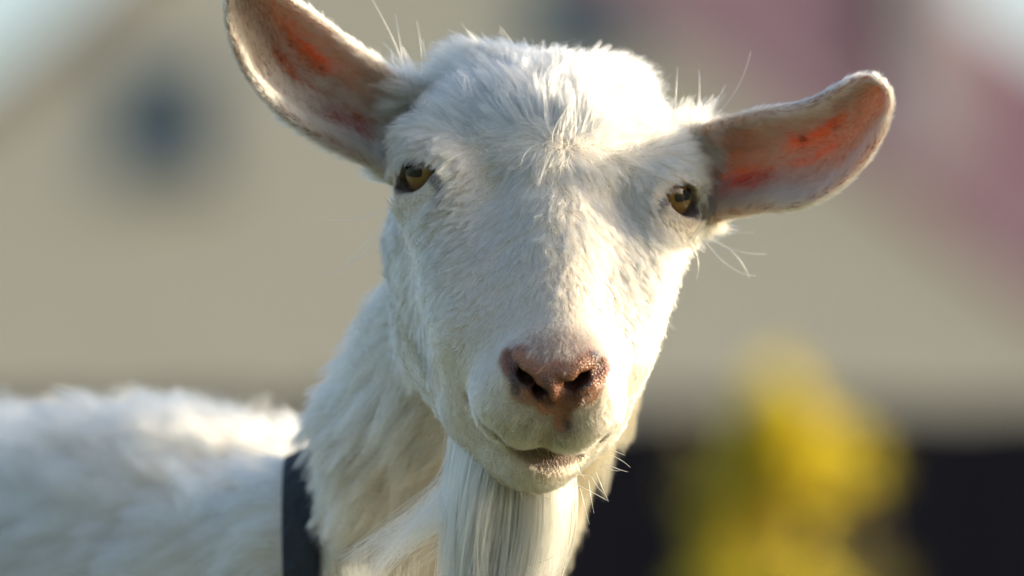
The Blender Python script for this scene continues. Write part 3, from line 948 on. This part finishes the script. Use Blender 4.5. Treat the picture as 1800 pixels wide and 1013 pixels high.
poll = sstep(-4.5, -7.0, H[:, 1]) * headw * (ear_m < .3)
LEN = np.full(len(VERT), 0.011)                                    # metres
LEN = LEN * (1 - .35 * sstep(5, 9, H[:, 1]) * headw)
LEN = LEN + 0.009 * poll + .006 * up_w * sstep(-4.5, -2.5, H[:, 2])
LEN = LEN + 0.004 * sstep(-8, -11, H[:, 2]) * headw * sstep(9, 5, H[:, 1])
muz = sstep(8.5, 10.5, H[:, 1]) * headw
LEN = LEN * (1 - muz) + .0052 * muz
LEN = np.where(short > .2, 0.0035, LEN)
LEN = np.where((d_nos < 2.2) & (short <= .2), 0.0055, LEN)
LEN = np.where((d_mouth < .8), 0.0042, LEN)
LEN = np.where((nosetop > .3) & (short <= .2), 0.0045, LEN)
LEN = np.where((eye_op < .8), 0.0025 + .004 * np.clip(eye_op, 0, 1), LEN)
LEN = np.where(ear_m > .3, 0.0040 + 0.003 * (ear_in * sstep(.7, .2, ear_u)) + .0015 * ear_in, LEN)
LEN = LEN * headw + bodyw * (0.020 + .020 * tob)
LIFT = np.full(len(VERT), 0.30)
LIFT = LIFT - .02 * (ear_m < .3) * headw + .40 * poll + 0.0 * headw
LIFT = np.where(ear_m > .3, .35 + .15 * ((ear_w < .06) | (ear_w > .94) | (ear_u > .93)), LIFT)
mane = bodyw * sstep(.1, .7, VN @ norm(view(-.8, .55, 0))) * (1 - tob)
LIFT = LIFT + .7 * mane + 0.9 * ridge * bodyw
LEN = LEN + .009 * mane
LEN = LEN * (1 - .6 * sstep(.42, .25, VERT[:, 2]))

_ax = (VERT - CC) @ cax
LEN = np.where((_ax > 0) & (_ax < .05) & (COLN > 0), np.minimum(LEN, .004 + np.maximum(_ax - .008, 0) * .95), LEN)
DENS = np.ones(len(VERT)) * 1.0
DENS *= (1 - bare)
DENS = np.where(short > .35, DENS * .30, DENS) * (1 - .35 * lipdark)
DENS = DENS * (1 + .5 * ear_m * ear_in) * (1 - .9 * pink) * (1 - .8 * canal)
CAMV = norm(CAM - VERT)
facing = np.einsum('ij,ij->i', VN, CAMV)
back = np.where(facing < -.35, .30, 1.0)                           # far side: thinner coat is enough
DENS = DENS * back * sstep(.045, .06, VERT[:, 2])
DENS = DENS * (1 - COLW)

WHITE = np.array([0.735, 0.64, 0.485]); CREAM = np.array([0.66, 0.54, 0.37]); TAN = np.array([0.66, 0.50, 0.33])
tanw = 0.32 * sstep(.15, .75, fnoise(H, .55, 31, 2)) + .2 * sstep(-6, -11, H[:, 2]) * headw * (1 - muz)
tanw = tanw + .5 * sstep(3.3, 2.3, d_eye) * sstep(0.2, 1.0, -H[:, 2] * 0 + 1)*.4
HC = mixc(np.tile(WHITE, (len(VERT), 1)), CREAM, np.clip(tanw, 0, 1))
HC = mixc(HC, (0.20, 0.13, 0.085), np.clip(sstep(.45 + .85 * mcen, .15 + .4 * mcen, d_mouth) * (.55 + .37 * mcen), 0, 1))
HC = mixc(HC, (0.55, 0.46, 0.39), np.clip(nosetop * .7, 0, 1))
HC = mixc(HC, (0.36, 0.24, 0.18), np.clip(short * .75, 0, 1))
HC = mixc(HC, (0.22, 0.17, 0.15), np.clip(spots, 0, 1) * .8)
HC = mixc(HC, (0.40, 0.28, 0.18), sstep(.18, .05, eye_op) * .7)
HC = mixc(HC, (0.16, 0.14, 0.14), duct * .75)
HC = mixc(HC, (0.46, 0.32, 0.23), ear_m * ear_in * .8 * sstep(.55, .25, ear_u))
HC = mixc(HC, (0.62, 0.49, 0.35), sstep(.25, .55, ear_u) * ear_m * ear_in * .85 * sstep(.0, .12, ear_w) * sstep(1., .88, ear_w) * sstep(1., .85, ear_u))

_bn = sstep(-.1, .7, fnoise(VERT * 100, .16, 61, 2))
BODYC = mixc(np.tile(np.array([.86, .85, .84]), (len(VERT), 1)), (.68, .59, .47), _bn * .85)
HAIR_N = 0
def strands(name, root, nrm, flow, length, lift, col, radius, npt=6, clump=0.5, clump_size=10, jitter=0.25, droop=0.0, wave=0.0, parent=None, kind='stuff', tone=.10):
    global HAIR_N
    n = len(root)
    nz1 = np.stack([fnoise(root * 100, .9, 41 + k, 2) for k in range(3)], -1)
    nz2 = np.stack([fnoise(root * 100, 3.2, 51 + k, 2) for k in range(3)], -1)
    f = flow + nz1 * .30 + nz2 * .22 + rng.normal(size=(n, 3)) * jitter
    f = norm(f - nrm * np.einsum('ij,ij->i', f, nrm)[:, None])
    d = norm(f + nrm * lift[:, None] * (1 + .35 * rng.normal(size=(n, 1))))
    u = np.linspace(0, 1, npt)
    L = length * rng.uniform(.6, 1.15, n)
    P = root[:, None] - nrm[:, None] * .0006 + d[:, None] * (L[:, None] * u)[..., None]
    # bend back down towards the skin along the flow
    P += (f - nrm * lift[:, None] * .6)[:, None] * (.22 * L[:, None] * u * u)[..., None]
    if np.any(droop): P += np.array([0, 0, -1.0]) * ((droop * L)[:, None] * u * u)[..., None] if not np.isscalar(droop) else np.array([0, 0, -1.0]) * (droop * L[:, None] * u * u)[..., None]
    if wave:
        ph = rng.uniform(0, 6.28, n); sd_ = norm(np.cross(d, nrm))
        P += sd_[:, None] * (wave * L[:, None] * np.sin(ph[:, None] + u * 4.0) * u)[..., None]
    if np.any(np.asarray(clump) > 0):
        nc = max(1, n // clump_size); ci = rng.choice(n, nc, replace=False)
        kd = KDTree(nc)
        for k, i in enumerate(ci.tolist()): kd.insert(root[i].tolist(), k)
        kd.balance()
        own = ci[np.fromiter((kd.find(r)[1] for r in root.tolist()), int, n)]
        w = (np.asarray(clump) * rng.uniform(.5, 1.1, n))[:, None] * u[None] ** 1.2
        tgt = P[own]
        P = P + (tgt - P) * w[..., None]
        cv = rng.normal(0, 1, n)[own]
        shade = np.clip(1 + tone * cv, .45, 1.08)[:, None] * np.array([1, 1, 1.0]) - np.clip(-tone * cv, 0, 1)[:, None] * np.array([0, .04, .12])
        col = col * shade
    cu = bpy.data.hair_curves.new(name)
    cu.add_curves([npt] * n)
    cu.attributes['position'].data.foreach_set('vector', (P - GO).astype(np.float32).ravel())
    ra = cu.attributes.get('radius') or cu.attributes.new('radius', 'FLOAT', 'POINT')
    rr_ = radius * rng.uniform(.7, 1.25, n)
    prof = np.clip(1.0 - .85 * u ** 1.6, .12, 1)
    ra.data.foreach_set('value', (rr_[:, None] * prof[None]).astype(np.float32).ravel())
    ca = cu.attributes.new('hair_colour', 'FLOAT_COLOR', 'CURVE')
    cc = np.clip(col * rng.normal(1, .05, (n, 1)) * (1 + rng.normal(0, .015, (n, 3))), .02, .95)
    ca.data.foreach_set('color', np.concatenate([cc, np.ones((n, 1))], 1).astype(np.float32).ravel())
    cu.materials.append(M_hair)
    HAIR_N += n
    return put(bpy.data.objects.new(name, cu), parent or goat, kind=kind)

def scatter(n, weight):
    """n roots on the skin, weight per vertex"""
    w = TA * weight[TRI].mean(1); w = w / w.sum()
    t = rng.choice(len(TRI), n, p=w)
    b1, b2 = rng.random(n), rng.random(n); fl = b1 + b2 > 1; b1[fl], b2[fl] = 1 - b1[fl], 1 - b2[fl]
    bc = np.stack([1 - b1 - b2, b1, b2], -1)
    g = lambda arr: (arr[TRI[t]] * (bc if arr.ndim == 1 else bc[..., None])).sum(1)
    return g

DETAIL = 1.0
g = scatter(int(235000 * DETAIL), DENS * headw * (bare < .5) * (ear_m <= .3) * (1 + 1.2 * muz))
strands('coat', g(VERT), norm(g(VN)), norm(g(FLOW)), g(LEN), g(LIFT), g(HC), .00018 * np.clip(g(LEN) / .010, .5, 1.1), 6, .88 - .45 * g(muz), 11, .20, parent=goat, tone=.15)
g = scatter(int(60000 * DETAIL), DENS * headw * (ear_m > .3))
strands('ear_fur', g(VERT), norm(g(VN)), norm(g(FLOW)), g(LEN), g(LIFT), g(HC), .00012, 5, .45, 8, .22, parent=goat, tone=.12)
# neck and body: longer and coarser, out of focus in the photograph
vis = np.where((PJ[:, 0] > -250) & (PJ[:, 1] < 1250), 1.0, .12)
g = scatter(int(95000 * DETAIL), DENS * bodyw * vis)
strands('long_coat', g(VERT), norm(g(VN)), norm(g(FLOW)), g(LEN) * 1.15, g(LIFT), g(HC) * g(BODYC), .00022, 7, .85, 30, .18, droop=.18, wave=.05, parent=goat, tone=.2)
# tufts standing along the spine
g = scatter(int(30000 * DETAIL), ridge * bodyw * vis + mane * .35 * vis)
strands('mane', g(VERT), norm(g(VN)), norm(g(FLOW)), g(LEN) * 1.1 + .012 * g(ridge), g(LIFT) * 1.6 + .5, g(HC), .00019, 7, .9, 45, .35, parent=goat)

# longer strands fanning up the forehead from the whorl
fw = up_w * sstep(4.6, 2.4, X) * sstep(-5.0, -3.0, H[:, 2]) * headw * (ear_m < .2)
g = scatter(int(9000 * DETAIL), fw)
strands('forelock', g(VERT), norm(g(VN)), norm(g(FLOW)), g(LEN) * 0 + .021, g(LIFT) * 0 + .34, g(HC), .00019, 8, .92, 26, .25, wave=.05, parent=goat, tone=.14)
# stiff hairs of the lips and chin
lw = sstep(12.0, 13.2, H[:, 1]) * (d_nos > 1.2) * sstep(3.4, 2.2, X) + sstep(-9.0, -9.8, H[:, 2]) * sstep(10.2, 11.2, H[:, 1]) * headw * .8
g = scatter(260, lw * (bare < .3))
strands('lip_bristles', g(VERT), norm(g(VN)), norm(g(FLOW)), g(LEN) * 0 + .012, g(LIFT) * 0 + .65, g(HC) * 0 + np.array([.88, .84, .76]), .00011, 6, 0, 1, .3, parent=goat)
# ---- beard
chin = sstep(3.9, 2.0, X) * sstep(2.6, 1.0, H[:, 0]) * sstep(6.2, 8.5, H[:, 1]) * sstep(12.6, 11.6, H[:, 1]) * sstep(-10.6, -11.6, H[:, 2]) * (VN @ VT < .75)
nb = 15000
g = scatter(nb, chin)
rt, nr_ = g(VERT), norm(g(VN))
hr = w2h(rt)
end = V(862 + hr[:, 0] * 24 + rng.normal(0, 9, nb), 1105 + rng.normal(0, 45, nb), (.0 + hr[:, 1] * .003 - .03) + rng.normal(0, .006, nb))
def long_strands(name, rt, nrm, end, belly, col, radius, npt=10, clump=.42, csize=45, frizz=.004):
    n = len(rt); u = np.linspace(0, 1, npt)[None, :, None]
    L = np.linalg.norm(end - rt, axis=1)
    c1 = rt + nrm * .012 + belly; c2 = (rt * .45 + end * .55) + belly * .6
    P = (1 - u) ** 3 * rt[:, None] + 3 * (1 - u) ** 2 * u * c1[:, None] + 3 * (1 - u) * u * u * c2[:, None] + u ** 3 * end[:, None]
    P += rng.normal(size=(n, 1, 3)) * frizz * u * np.sin(u * 5 + rng.uniform(0, 6, (n, 1, 1)))
    nc = max(1, n // csize); ci = rng.choice(n, nc, replace=False)
    own = ci[np.argmin(((rt[:, None] - rt[None, ci]) ** 2).sum(-1), axis=1)]
    w = clump * rng.uniform(.4, 1.1, (n, 1, 1)) * u ** .9
    P = P + (P[own] - P) * np.clip(w, 0, .97)
    cu = bpy.data.hair_curves.new(name); cu.add_curves([npt] * n)
    cu.attributes['position'].data.foreach_set('vector', (P - GO).astype(np.float32).ravel())
    ra = cu.attributes.get('radius') or cu.attributes.new('radius', 'FLOAT', 'POINT')
    ra.data.foreach_set('value', (radius * rng.uniform(.7, 1.3, (n, 1)) * (1 - .8 * np.linspace(0, 1, npt)[None] ** 2)).astype(np.float32).ravel())
    ca = cu.attributes.new('hair_colour', 'FLOAT_COLOR', 'CURVE')
    cc = np.clip(col * rng.normal(1, .06, (n, 1)), .02, .95)
    ca.data.foreach_set('color', np.concatenate([cc, np.ones((n, 1))], 1).astype(np.float32).ravel())
    cu.materials.append(M_hair)
    return put(bpy.data.objects.new(name, cu), goat, kind='stuff')
cb = mixc(np.tile(np.array([.78, .70, .54]), (nb, 1)), (0.76, .60, .36), np.clip(rng.random(nb) * .8 * sstep(-2.5, 1.5, hr[:, 0]), 0, 1))
long_strands('beard', rt, nr_, end, np.array([0, 0, -.03]), cb, .00020)
# wisps blown to the left
nwsp = 1100
g = scatter(nwsp, chin * sstep(-.5, -2.2, H[:, 0]))
rt, nr_ = g(VERT), norm(g(VN))
end = V(670 + rng.normal(0, 50, nwsp), 1000 + rng.normal(0, 20, nwsp), -.03 + rng.normal(0, .012, nwsp))
long_strands('beard_wisp', rt, nr_, end, V(790, 900, 0) - V(770, 870, 0), np.tile(np.array([.78, .70, .56]), (nwsp, 1)), .00018, clump=.85, csize=60)

# ---- whiskers and long stray hairs: root pixel, bend pixel, tip pixel, depth
STRAY = []
for a_, b_, c_, t_ in [((722, 165), (700, 90), (655, 0), -.05), ((716, 160), (705, 85), (695, 25), -.055), ((735, 158), (742, 110), (733, 38), -.05), ((742, 160), (748, 120), (743, 70), -.052), ((700, 140), (690, 100), (688, 85), -.05),
                       ((1186, 205), (1189, 160), (1191, 118), -.045), ((1226, 218), (1230, 175), (1229, 124), -.05), ((1240, 215), (1290, 165), (1320, 90), -.06), ((1235, 214), (1258, 180), (1275, 150), -.055), ((1200, 205), (1208, 185), (1225, 165), -.05),
                       ((1243, 418), (1290, 445), (1318, 490), -.05), ((1247, 420), (1300, 442), (1348, 446), -.05), ((1240, 425), (1285, 470), (1330, 485), -.05), ((1222, 440), (1228, 465), (1224, 492), -.03), ((1250, 405), (1290, 410), (1325, 408), -.05),
                       ((690, 370), (640, 430), (590, 478), -.05), ((688, 380), (620, 460), (530, 490), -.05), ((690, 360), (620, 385), (540, 380), -.05), ((700, 400), (660, 440), (625, 455), -.05),
                       ((1070, 800), (1090, 808), (1108, 822), .02), ((1062, 812), (1080, 822), (1104, 830), .02), ((1048, 830), (1060, 860), (1070, 882), .02), ((1040, 838), (1050, 855), (1062, 868), .02), ((1035, 845), (1040, 880), (1044, 902), .02),
                       ((1020, 858), (1028, 890), (1036, 922), .02), ((1010, 850), (1040, 865), (1068, 880), .03), ((1075, 790), (1085, 795), (1098, 800), .02), ((1055, 820), (1075, 826), (1090, 828), .02)]:
    STRAY.append((a_, b_, c_, t_))
P = []
for a_, b_, c_, t_ in STRAY:
    p0, p1, p2 = V(*a_, t_), V(*b_, t_ + .004), V(*c_, t_ + random.uniform(-.01, .01))
    u = np.linspace(0, 1, 9)[:, None]
    P.append((1 - u) ** 2 * p0 + 2 * (1 - u) * u * (2 * p1 - .5 * p0 - .5 * p2) + u * u * p2)
P = np.array(P)
cu = bpy.data.hair_curves.new('whiskers'); cu.add_curves([9] * len(P))
cu.attributes['position'].data.foreach_set('vector', (P - GO).astype(np.float32).ravel())
ra = cu.attributes.get('radius') or cu.attributes.new('radius', 'FLOAT', 'POINT')
ra.data.foreach_set('value', np.tile(np.linspace(.00015, .00006, 9), len(P)).astype(np.float32))
ca = cu.attributes.new('hair_colour', 'FLOAT_COLOR', 'CURVE')
ca.data.foreach_set('color', np.tile(np.array([.9, .87, .8, 1]), len(P)).astype(np.float32))
cu.materials.append(M_hair)
put(bpy.data.objects.new('whiskers', cu), goat, kind='stuff')
print('hairs', HAIR_N)
